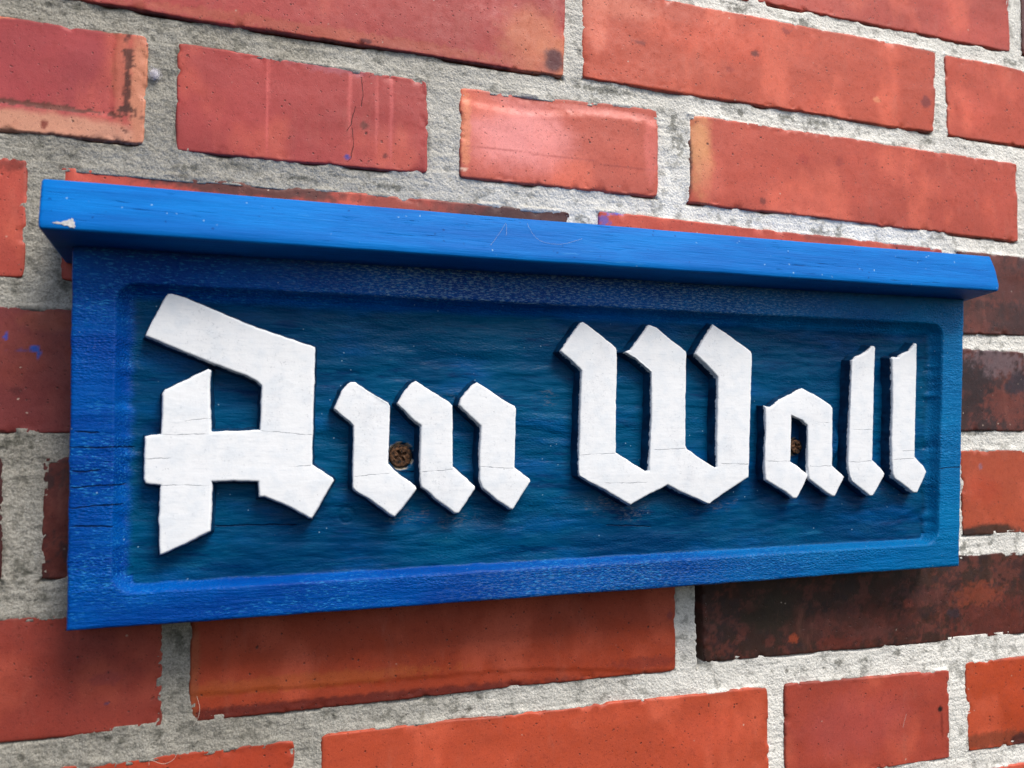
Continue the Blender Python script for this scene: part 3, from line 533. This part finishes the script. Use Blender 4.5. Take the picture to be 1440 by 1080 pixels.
    for px, pz, rx, rz, pc, ps, rg in plist:
        sc = max(1.2, min(rx, rz)*.7)
        if rg >= 1.0: sc = 3.0
        q = np.sqrt(((X-px)/max(rx, .3))**2+((Z-pz)/max(rz, .3))**2)
        q = q + (fbm(X/sc, Z/sc, sd+int(abs(px)*7) % 991, 5, .7)-.5)*2*rg
        mk = (sstep(1.0+.18, 1.0-.35-(.3 if min(rx, rz) > 8 and rg < .9 else 0), q)*ps)[..., None]
        base = base*(1-mk)+lin(pc)*mk
    V.append(np.stack([X, Y, Z], -1).reshape(-1, 3)); COL.append(np.clip(base, 0.004, .9).reshape(-1, 3))
    F.append(grid_faces(len(ax), len(az), nv)); nv += A.size
mesh_from('brickwork', np.concatenate(V), np.concatenate(F), M_BRICK, wall, attrs={'tint': np.concatenate(COL)})

# mortar: one rough sheet that fills the joints and laps raggedly over some brick edges
def span(a, b, s): return np.arange(a, b, s)
gx = np.concatenate([span(X_MIN, -130, 3.0), span(-130, 485, .75), span(485, X_MAX, 3.0)])
gz = np.concatenate([span(-300, -215, 3.0), span(-215, 262, .75), span(262, 430, 3.0)])
X, Z = np.meshgrid(gx, gz, indexing='ij')
dist = np.full(X.shape, 99.0); below = np.zeros(X.shape); above = np.zeros(X.shape); leftof = np.zeros(X.shape)
for b in bricks:
    q = b['q']
    xa, xb_ = min(p[0] for p in q)-14, max(p[0] for p in q)+14
    za, zb_ = min(p[1] for p in q)-14, max(p[1] for p in q)+14
    i0, i1 = np.searchsorted(gx, [xa, xb_]); j0, j1 = np.searchsorted(gz, [za, zb_])
    if i1 <= i0 or j1 <= j0: continue
    xs, zs = X[i0:i1, j0:j1], Z[i0:i1, j0:j1]
    ds = []
    for e in range(4):
        (ax_, az_), (bx_, bz_) = q[e], q[(e+1) % 4]
        L = math.hypot(bx_-ax_, bz_-az_)
        ds.append(-((bx_-ax_)*(zs-az_)-(bz_-az_)*(xs-ax_))/L*-1)
    d = np.maximum.reduce(ds)       # outside positive
    sub = dist[i0:i1, j0:j1]; m = d < sub
    below[i0:i1, j0:j1] = np.where(m, (ds[2] > ds[0]) & (ds[2] >= np.maximum(ds[1], ds[3])), below[i0:i1, j0:j1])
    above[i0:i1, j0:j1] = np.where(m, (ds[0] > ds[2]) & (ds[0] >= np.maximum(ds[1], ds[3])), above[i0:i1, j0:j1])
    flag = 1.0 if b['name'] == 'c5c' else 0.0
    leftof[i0:i1, j0:j1] = np.where(m, flag*((ds[3] > ds[1]) & (ds[3] >= np.maximum(ds[0], ds[2]))), leftof[i0:i1, j0:j1])
    dist[i0:i1, j0:j1] = np.minimum(sub, d)
rn = np.random.RandomState(3)
left = sstep(300, -60, X)               # the older, sandier pointing on the left of the sign
Y = 1.0 + (fbm(X/16, Z/16, 70, 4)-.5)*1.3 + (fbm(X/3.2, Z/3.2, 71, 3)-.5)*(0.45+.45*left) + rn.uniform(-1, 1, X.shape)*(.06+.06*left)
Y = Y + (fbm(X/26, Z/1.3, 75, 3)-.5)*.5
Y = Y + (.9+left*.5)*np.clip(1-dist/3.0, 0, 1)*-.25
gap = sstep(.42, .62, fbm(X/22, Z/10, 80, 3))
Y = Y + below*2.6*gap*np.exp(-np.clip(dist, 0, 9)/0.55)
lapn = fbm(X/13, Z/13, 90, 3); ragg = fbm(X/1.6, Z/1.6, 91, 3)
lap = above*sstep(.54, .64, lapn)*.8 + .35*ragg
Y = np.where(dist < .6, Y - .75*sstep(-lap*1.6-.3, -lap*.5, dist)*above*sstep(.54, .64, lapn), Y)
Y = Y + 9*leftof*sstep(3.4+ragg, 1.8+ragg, dist)*(dist > -2)
Y = np.where(dist < -2.6, 7.0, Y)
for lx, lz, dep in ((66.5, 0, 0),): pass
gcol = lin((164, 160, 149)); wcol = lin((236, 234, 226))
t = left*.95
t = np.clip(t+(fbm(X/40, Z/40, 95, 3)-.5)*.5, 0, 1)[..., None]
col = wcol*(1-t)+gcol*t
v = fbm(X/9, Z/9, 96, 4)[..., None]; col = col*(.84+.32*v)
dk = np.zeros(X.shape)
for lx, lz, rx, rz in LICHEN:
    rx *= .8; rz *= .8
    w_ = (np.abs(X-lx) < rx*2.5+3) & (np.abs(Z-lz) < rz*2.5+3)
    q = np.sqrt(((X[w_]-lx)/rx)**2+((Z[w_]-lz)/rz)**2)+(fbm(X[w_]/1.8, Z[w_]/1.8, 97, 3, .65)-.5)*2.6
    dk[w_] = np.maximum(dk[w_], sstep(1.2, .3, q)*.7)
dk = np.maximum(dk, sstep(.60, .74, fbm(X/5, Z/5, 98, 4, .65))*.45)[..., None]
col = col*(1-dk)+lin((84, 84, 74))*dk
rim = (np.exp(-np.abs(dist)/.7)*sstep(.5, .75, fbm(X/9, Z/9, 99, 3))*.5)[..., None]
col = col*(1-rim)+lin((70, 60, 50))*rim
mesh_from('mortar', np.stack([X, Y, Z], -1).reshape(-1, 3), grid_faces(len(gx), len(gz)), M_MORTAR, wall,
          attrs={'tint': col.reshape(-1, 3), 'sand': left.ravel()})

# ------------------------------------------------------------------ the sign
sign = thing('wooden_sign', 'blue carved wooden sign with raised white blackletter words Am Wall, hung on bricks', 'sign', (0.15, 0, 0))
def part(*a, **k):
    o = mesh_from(*a, **k); o.location = (-0.15, 0, 0); return o

FRONT, RECESS_D = -24.0, 7.2
def edge_dist(q, X, Z):
    ds = []
    for e in range(4):
        (ax_, az_), (bx_, bz_) = q[e], q[(e+1) % 4]
        L = math.hypot(bx_-ax_, bz_-az_)
        ds.append(-((bx_-ax_)*(Z-az_)-(bz_-az_)*(X-ax_))/L)
    return ds            # inside positive: top, right, bottom, left

st = .62
NX, NZ = int(463/st), int(156/st)
ua = np.linspace(0, 1, NX); wa = np.linspace(0, 1, NZ)
ua = np.concatenate([[0, 0, .0009], ua[1:-1], [.9991, 1, 1]]); wa = np.concatenate([[0, 0, .0025], wa[1:-1], [.9975, 1, 1]])
U_, W_ = np.meshgrid(ua, wa, indexing='ij')
(x0, z0), (x1, z1), (x2, z2), (x3, z3) = BOARD
X = (x3*(1-U_)+x2*U_)*(1-W_) + (x0*(1-U_)+x1*U_)*W_
Z = (z3*(1-U_)+z2*U_)*(1-W_) + (z0*(1-U_)+z1*U_)*W_
dT, dR, dB, dL = edge_dist(BOARD, X, Z)
dout = np.minimum(np.minimum(dT, dR), np.minimum(dB, dL))
rT, rR, rB, rL = edge_dist(RECESS, X, Z)
RAD = 8.0
hx = np.minimum(rL, rR); hz = np.minimum(rT, rB)
sdf = np.where((hx < RAD) & (hz < RAD), RAD-np.hypot(RAD-hx, RAD-hz), np.minimum(hx, hz))
def wgt(d): return 1/(np.clip(d, .3, None)**3)
wt, wr, wb, wl = wgt(rT), wgt(rR), wgt(rB), wgt(rL)
scal = np.clip(fbm(X/60, Z/3.6, 14, 2)*1.5-.25, 0, 1)      # gouge scallops along the short ends
scal2 = fbm(X/11, Z/40, 12, 2)
width = (wt*(8.5+3*scal2) + wb*(2.6+.8*scal2) + wl*(9.0+3.0*scal) + wr*(6.5+3.2*scal))/(wt+wb+wl+wr)
sdf = sdf + (fbm(X/6, Z/6, 15, 3)-.5)*.5
tt = np.clip(sdf/width, 0, 1)
steep = (wb*.75+wt*.15+wl*.05+wr*.10)/(wt+wb+wl+wr)
prof = (1-(1-tt)**2.8)*(1-steep)+ (tt*tt*(3-2*tt))*steep
carv = sstep(0.0, 1.0, sdf)
depth = RECESS_D*prof
fl = (fbm(X/40, Z/9, 20, 4)-.5)*1.6 - (np.abs(fbm(X/26, Z/7, 23, 2)-.5)*2)**.8*.5 + (fbm(X/7, Z/2.6, 25, 3)-.5)*.08
depth = depth + fl*sstep(.3, 1.0, tt)
depth = depth + (1-carv)*((fbm(X/50, Z/3.2, 30, 4)-.5)*.35 + (fbm(X/6, Z/1.4, 31, 2)-.5)*.12)
KX, KZ = KNOT
kr = np.hypot((X-KX), (Z-KZ)); depth = depth + .45*np.exp(-((kr-3.4)/.5)**2)
kr2 = np.hypot((X-KX+.5), (Z-KZ-.5)); depth = depth - .3*np.exp(-(kr2/1.2)**2)
bare = np.zeros(X.shape)
for sx_, sz_, sr_ in SCREWS:
    rr = np.hypot(X-sx_, Z-sz_) + (fbm(X/1.5, Z/1.5, 40, 2)-.5)*.8
    depth = depth + 2.6*sstep(sr_+1.0, sr_+.25, rr)
    bare = np.maximum(bare, sstep(sr_+1.5, sr_+.7, rr)*sstep(.33, .5, fbm(X/2.2, Z/2.2, 41, 3)))
rnd = 1.5
qa = np.hypot((X-294)/6.5, (Z+1)/11.0); depth = depth - 3.2*sstep(1.25, .8, qa)
depth = depth + np.where(dout < rnd, (rnd-np.sqrt(np.clip(rnd**2-(rnd-dout)**2, 0, None))), 0)
Y = FRONT + depth
Y[0, :] = -1.0; Y[-1, :] = -1.0; Y[:, 0] = -1.0; Y[:, -1] = -1.0
# edges of the plank are not perfectly straight
ew = (fbm(X/30, Z/30, 50, 3)-.5)
Z = Z + ew*1.0*np.exp(-np.clip(dB, 0, 99)/2.5); X = X + (fbm(Z/8, Z/50, 51, 3)-.5)*.9*(np.exp(-np.clip(dL, 0, 99)/2.)-np.exp(-np.clip(dR, 0, 99)/2.))
# grime collected under the letters and where the old brush missed
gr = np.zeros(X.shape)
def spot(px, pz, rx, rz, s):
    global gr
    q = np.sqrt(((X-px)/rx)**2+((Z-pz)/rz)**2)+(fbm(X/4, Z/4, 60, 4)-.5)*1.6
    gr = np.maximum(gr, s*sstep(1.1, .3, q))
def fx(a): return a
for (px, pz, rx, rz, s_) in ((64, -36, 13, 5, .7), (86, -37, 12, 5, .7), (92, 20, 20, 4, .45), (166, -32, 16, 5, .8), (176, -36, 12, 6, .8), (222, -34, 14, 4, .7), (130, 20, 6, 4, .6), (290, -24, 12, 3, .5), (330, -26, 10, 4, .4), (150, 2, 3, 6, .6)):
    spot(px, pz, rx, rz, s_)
top_rail = sstep(22, 20, dT)*(1-carv)*sstep(-20, 70, X)*sstep(350, 190, X)*(.35+1.1*fbm(X/30, Z/8, 66, 3))  # pale worn grain of the top rail, its gloss painted in
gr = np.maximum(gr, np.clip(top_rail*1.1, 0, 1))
low_rail = (1-carv)*(dB < 20)*sstep(60, 110, X)*sstep(330, 150, X)*.28  # gloss glints of the low rail, painted pale through the same mask
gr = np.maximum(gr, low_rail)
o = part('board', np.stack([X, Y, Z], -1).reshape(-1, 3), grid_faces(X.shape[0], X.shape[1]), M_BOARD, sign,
         attrs={'carved': np.clip(carv*sstep(.35, .75, tt)*np.where(rB < 6, sstep(.8, 1, tt), 1), 0, 1).ravel(), 'grime_gloss': gr.ravel(), 'bare': bare.ravel()})

# --- cover strip along the top, tipped back a little, underside falling towards the wall
(lx0, lzt0), (lx1, lzt1) = LID_TOP
(bx0, lzb0), (bx1, lzb1) = LID_BOT
def lid_profile(zt, zb):
    yt, yb = -38.0, -43.0
    pts = []
    def arc(cx, cz, r, a0, a1, n=6):
        for i in range(n+1):
            a = math.radians(a0+(a1-a0)*i/n); pts.append((cx+r*math.cos(a), cz+r*math.sin(a)))
    pts.append((-.5, zt+.5)); pts.append((-12, zt+.7)); pts.append((-24, zt+.6))
    r = 1.3; arc(yt+r, zt-r+.5, r, 90, 168)
    for i in range(1, 12):
        f_ = i/12; pts.append((yt-.3+(yb-yt)*f_, zt-r+.5+(zb+1.6-(zt-r+.5))*f_))
    r = 1.3; arc(yb+r, zb+r, r, 190, 268)
    for i in range(1, 10):
        f_ = i/9; pts.append((yb+r+(-.5-yb-r)*f_, zb-3.6*f_))
    return pts
NS = 330
prof0 = lid_profile(lzt0, lzb0); prof1 = lid_profile(lzt1, lzb1); NP = len(prof0)
Vv = np.zeros((NS+1, NP, 3))
for i in range(NS+1):
    f_ = i/NS
    for j in range(NP):
        y = prof0[j][0]*(1-f_)+prof1[j][0]*f_; z = prof0[j][1]*(1-f_)+prof1[j][1]*f_
        h_ = (z-(lzb0*(1-f_)+lzb1*f_))/21.0
        hh = min(1, max(0, h_))
        xl = bx0*(1-hh)+lx0*hh; xr = bx1*(1-hh)+lx1*hh
        Vv[i, j] = (xl+(xr-xl)*f_, y, z)
# rounded ends: pull the last few rings in
P = Vv.copy()
cz = (P[..., 2].max(1)+P[..., 2].min(1))/2
for i, (f_, ) in enumerate([(k,) for k in range(NS+1)]): pass
ends = [(0, 0.0, 1), (1, .35, 1), (2, .8, 1), (3, 1.5, 1), (4, 2.4, 1)]
for side in (0, 1):
    for idx, off, _ in ends:
        i = idx if side == 0 else NS-idx
        sgn = 1 if side == 0 else -1
        ref = Vv[0 if side == 0 else NS]
        R_ = 1.5 if side == 0 else 2.4
        off = off*R_/2.4
        ins = R_-math.sqrt(max(0, R_*R_-(R_-off)**2))
        P[i, :, 0] = ref[:, 0]+sgn*off
        cy_, cz_ = -20.0, (ref[:, 2].max()+ref[:, 2].min())/2
        ty = np.clip((ref[:, 1]-cy_)/20.0, -1, 1); tz = np.clip((ref[:, 2]-cz_)/9.0, -1, 1)
        P[i, :, 1] = ref[:, 1]-np.minimum(ty, 0)*ins; P[i, :, 2] = ref[:, 2]-tz*ins
        if side == 1:      # worn upper right corner
            up = np.clip((ref[:, 2]-(cz_+1))/9, 0, 1)
            P[i, :, 0] -= up**2*2.2*(1-off/2.4*.5)
Y2 = (fbm(P[..., 0]/40, P[..., 2]/5+P[..., 1]/9, 110, 4)-.5)*.55; Z2 = (fbm(P[..., 0]/55, P[..., 1]/30, 111, 3)-.5)*.9
nick = sstep(.66, .8, fbm(P[..., 0]/5, P[..., 2]/6, 112, 3))*.5
P[..., 1] += Y2*.6; P[..., 2] += Z2
i, j = np.meshgrid(np.arange(NS), np.arange(NP-1), indexing='ij'); a = (i*NP+j).ravel()
fc = np.stack([a, a+1, a+NP+1, a+NP], 1).tolist()
fc.append([NP-1-q for q in range(NP)]); fc.append([NS*NP+q for q in range(NP)])
part('cover_strip', P.reshape(-1, 3), fc, M_LID, sign)

# white undercoat showing where the blue has flaked off near the left end
def flat_patch(name, outline, y_of, mat, parent, thick=.25):
    n = len(outline)
    vv = [(x, y_of(x, z), z) for x, z in outline]+[(x, y_of(x, z)-thick, z) for x, z in outline]
    ff = [list(range(n, 2*n))[::-1] if False else list(range(n, 2*n))]
    ff += [[k_, (k_+1) % n, n+(k_+1) % n, n+k_] for k_ in range(n)]
    return part(name, vv, ff, mat, parent, smooth=False)
M_CHIP = mat_plain('bare_undercoat', (0.50, 0.50, 0.50), .8, .35)
def lid_y(x, z):
    f_ = (x-lx0)/(lx1-lx0); zb = lzb0*(1-f_)+lzb1*f_; zt = lzt0*(1-f_)+lzt1*f_
    t_ = (z-zb)/(zt-zb); return -43.3+5.0*t_-.15
o = flat_patch('paint_chip', CHIP, lid_y, M_CHIP, sign)
o['label'] = 'small white flaked spot near the left end of the bright blue cover strip'

# --- letters: carved relief, tops level with the frame
def offset_poly(pts, d):
    n = len(pts); out = []
    for i in range(n):
        p0, p1, p2 = np.array(pts[i-1]), np.array(pts[i]), np.array(pts[(i+1) % n])
        a_, b_ = p1-p0, p2-p1
        a_ /= max(1e-6, np.linalg.norm(a_)); b_ /= max(1e-6, np.linalg.norm(b_))
        na, nb = np.array([-a_[1], a_[0]]), np.array([-b_[1], b_[0]])      # outward for clockwise outlines
        m = na+nb; L = np.linalg.norm(m)
        m = m/L if L > .2 else na
        k_ = 1/max(.55, float(np.dot(m, na)))
        out.append(p1+m*d*k_)
    return out
def area(p): return sum(p[i-1][0]*p[i][1]-p[i][0]*p[i-1][1] for i in range(len(p)))/2
def letter_mesh(polys, seed):
    VV, FF, SD = [], [], []
    for poly in polys:
        pts = [tuple(p) for p in poly]
        if area(pts) > 0: pts = pts[::-1]
        if len(pts) < 3: continue
        cnt = [max(1, int(round(math.hypot(pts[(i+1) % len(pts)][0]-pts[i][0], pts[(i+1) % len(pts)][1]-pts[i][1])/.7))) for i in range(len(pts))]
        # ring: (outward offset, height below the front plane, side value)
        ww = .35 if seed == 239 else 1.0
        rings = [(1.9*ww, RECESS_D+2.2, 1.0), (1.45*ww, RECESS_D-.4, .9), (.9*ww, RECESS_D*.62, .66), (.55*ww, RECESS_D*.36, .44), (.3, 1.4, .26), (.14, .65, .14), (-.08, .2, 0), (-.38, .03, 0), (-.9, 0, 0)]
        base = len(VV); NR = sum(cnt)
        dn = []       # white paint reaches further down the faces that look downward
        for i in range(len(pts)):
            ex, ez = pts[(i+1) % len(pts)][0]-pts[i][0], pts[(i+1) % len(pts)][1]-pts[i][1]
            L_ = math.hypot(ex, ez) or 1; nz_ = -(-ex/L_)          # clockwise outline: outward normal z is ex/L
            dn.append(.62 if ex/L_ < -.45 else 1.0)
        for ri, (d, y, sv) in enumerate(rings):
            op = offset_poly(pts, d)
            for i in range(len(pts)):
                a_, b_ = op[i], op[(i+1) % len(pts)]
                for k_ in range(cnt[i]):
                    t_ = k_/cnt[i]; q = a_*(1-t_)+b_*t_
                    src = np.array(pts[i])*(1-t_)+np.array(pts[(i+1) % len(pts)])*t_
                    wx = (float(fbm(src[0]/3.0, src[1]/3.0, seed, 3))-.5)*.42
                    wz = (float(fbm(src[0]/3.0+50, src[1]/3.0, seed+7, 3))-.5)*.42
                    low = .5+.5*sv
                    VV.append((q[0]+wx*(1+sv), FRONT+y+(float(fbm(src[0]/18, src[1]/18, seed+3, 2))-.5)*.8*(1-sv)*(0 if ri >= len(rings)-2 else 1), q[1]+wz*(1+sv))); SD.append(sv*dn[i])
        for r_ in range(len(rings)-1):
            for k_ in range(NR):
                a_ = base+r_*NR+k_; b_ = base+r_*NR+(k_+1) % NR
                FF.append([a_, a_+NR, b_+NR, b_])
        top = base+(len(rings)-1)*NR
        from mathutils.geometry import tessellate_polygon
        loop = [Vector((VV[top+k_][0], VV[top+k_][2], 0)) for k_ in range(NR)]
        for t3 in tessellate_polygon([loop]):
            a_, b_, c_ = [top+k_ for k_ in t3]
            # keep faces looking at the viewer (-Y)
            pa, pb, pc = [np.array(VV[k_]) for k_ in (a_, b_, c_)]
            nrm = np.cross(pb-pa, pc-pa)
            FF.append([a_, b_, c_] if nrm[1] < 0 else [a_, c_, b_])
    return np.array(VV), FF, np.array(SD)
TEXT = [('A', ['A'], 'large white capital A at the start of the first word'), ('m', ['m1', 'm2', 'm3'], 'white small m made of three broken strokes'),
        ('W', ['W'], 'large white capital W starting the second word'), ('a', ['a'], 'white small a with a screw hole in its counter'),
        ('l', ['l1'], 'white small l, the first of the two'), ('l', ['l2'], 'last white small l with a notched top')]
for idx, (ch, keys, lab) in enumerate(TEXT):
    vv, ff, sd_ = letter_mesh([LETTERS[k_] for k_ in keys], 200+idx*13)
    o = part('letter', vv, ff, M_LETTER, sign, attrs={'side': sd_})
    o['label'] = lab

# --- screws sunk in the carved ground
def screw(cx, cz, r, y):
    NA, NRr = 48, 14
    vv, ff = [], []
    vv.append((cx, y+.9, cz))
    for k_ in range(1, NRr+1):
        rr = r*k_/NRr
        for a_ in range(NA):
            an = 2*math.pi*a_/NA; px, pz = rr*math.cos(an), rr*math.sin(an)
            ca, sa = math.cos(.5), math.sin(.5)
            qx, qz = px*ca+pz*sa, -px*sa+pz*ca
            slot = (abs(qx) < .55 and abs(qz) < r*.52) or (abs(qz) < .55 and abs(qx) < r*.52)
            dy = 1.1 if slot else 0.0
            dy += .5*(rr/r)**4*.6 + (float(fbm(px/.9+9, pz/.9, 300, 3))-.5)*.7
            vv.append((cx+px, y+dy, cz+pz))
    for a_ in range(NA):
        ff.append([0, 1+(a_+1) % NA, 1+a_])
    for k_ in range(NRr-1):
        for a_ in range(NA):
            b_ = 1+k_*NA+a_; c_ = 1+k_*NA+(a_+1) % NA
            ff.append([b_, c_, c_+NA, b_+NA])
    last = 1+(NRr-1)*NA; n0 = len(vv)
    for a_ in range(NA):
        p_ = vv[last+a_]; vv.append((p_[0], p_[1]+2.5, p_[2]))
    for a_ in range(NA):
        b_ = last+a_; c_ = last+(a_+1) % NA; ff.append([b_, c_, n0+(a_+1) % NA, n0+a_])
    return vv, ff
for (sx_, sz_, sr_), lab, lift in zip(SCREWS, ('rusty brown cross-head screw between the strokes of the m', 'small rusty screw seen through the counter of the small a'), (0, 2.6)):
    vv, ff = screw(sx_, sz_, sr_, FRONT+RECESS_D-.1-lift)
    o = part('screw', vv, ff, M_RUST, sign); o['label'] = lab
    o.data.update()

# ------------------------------------------------------------------ threads of cobweb and a tuft of fluff
def strand(pts, r):
    """thin round thread through points (mm)"""
    P_ = [np.array(p, float) for p in pts]; S = []
    for i in range(len(P_)-1):
        p0 = P_[max(0, i-1)]; p1 = P_[i]; p2 = P_[i+1]; p3 = P_[min(len(P_)-1, i+2)]
        for k_ in range(6):
            t_ = k_/6
            S.append(.5*((2*p1)+(-p0+p2)*t_+(2*p0-5*p1+4*p2-p3)*t_*t_+(-p0+3*p1-3*p2+p3)*t_**3))
    S.append(P_[-1]); vv, ff = [], []
    for i, c in enumerate(S):
        tg = S[min(i+1, len(S)-1)]-S[max(i-1, 0)]; tg /= max(1e-9, np.linalg.norm(tg))
        a_ = np.cross(tg, (0, 1, 0.01)); a_ /= max(1e-9, np.linalg.norm(a_)); b_ = np.cross(tg, a_)
        for k_ in range(5):
            an = 2*math.pi*k_/5; vv.append(c+r*(math.cos(an)*a_+math.sin(an)*b_))
    for i in range(len(S)-1):
        for k_ in range(5):
            ff.append([i*5+k_, i*5+(k_+1) % 5, (i+1)*5+(k_+1) % 5, (i+1)*5+k_])
    return vv, ff
M_WEB = mat_plain('dusty_web', (0.62, 0.56, 0.48), .8, .2)
web_labels = ['short curved pale thread on the brick at the lower right', 'thin slanting pale thread on the brick under the sign at the bottom centre',
              'looped pale thread on the mortar at the bottom left', 'pale cobweb thread at the lower left corner of the brick under the sign',
              'short pale thread on the brick below the lower left corner of the sign', 'pale thread on the dark brick left of the sign']
for lst, lab in zip([WEBS[0], WEBS[2], WEBS[3]], [web_labels[0], web_labels[2], web_labels[3]]):
    vv, ff = strand([(x, -1.5, z) for x, z in lst], .075)
    o = mesh_from('cobweb_thread', vv, ff, M_WEB)
    o['label'] = lab; o['category'] = 'cobweb'; o['group'] = 'cobweb threads on the wall and sign'
lid_labels = ['fine pale thread on the middle of the bright blue cover strip', 'wavy pale thread on the blue cover strip right of its middle',
              'tiny curled pale fibre on the blue cover strip above the capital A', 'fine pale thread by the white chipped spot on the blue cover strip']
for lst, lab in list(zip(LIDWEBS, lid_labels))[:2]:
    vv, ff = strand([(x, lid_y(x, z)-.35, z) for x, z in lst], .035)
    o = mesh_from('cobweb_thread', vv, ff, M_WEB)
    o['label'] = lab; o['category'] = 'cobweb'; o['group'] = 'cobweb threads on the wall and sign'

M_FLUFF = mat_plain('white_fluff', (0.85, 0.82, 0.86), .9, .05)
tx, tz = TUFT; vv, ff = [], []
rr = random.Random(4)
for _ in range(420):
    a1 = rr.uniform(0, 6.28); ra = abs(rr.gauss(0, 1.2)); c = np.array((tx+ra*math.cos(a1), rr.uniform(-1.6, 0.8), tz+ra*math.sin(a1)*1.1))
    d = np.array((rr.gauss(0, 1), rr.gauss(0, .5), rr.gauss(0, 1))); d /= np.linalg.norm(d)
    e = np.array((rr.gauss(0, 1), rr.gauss(0, .5), rr.gauss(0, 1)))*.4
    v_, f_ = strand([c-d*.9, c+e*.6, c+d*.9], .035); n0 = len(vv)
    vv += list(v_); ff += [[q+n0 for q in k_] for k_ in f_]
o = mesh_from('fluff', np.array(vv), ff, M_FLUFF)
o['label'] = 'small white tuft of fluff stuck in the mortar joint at the upper left'; o['category'] = 'fluff'
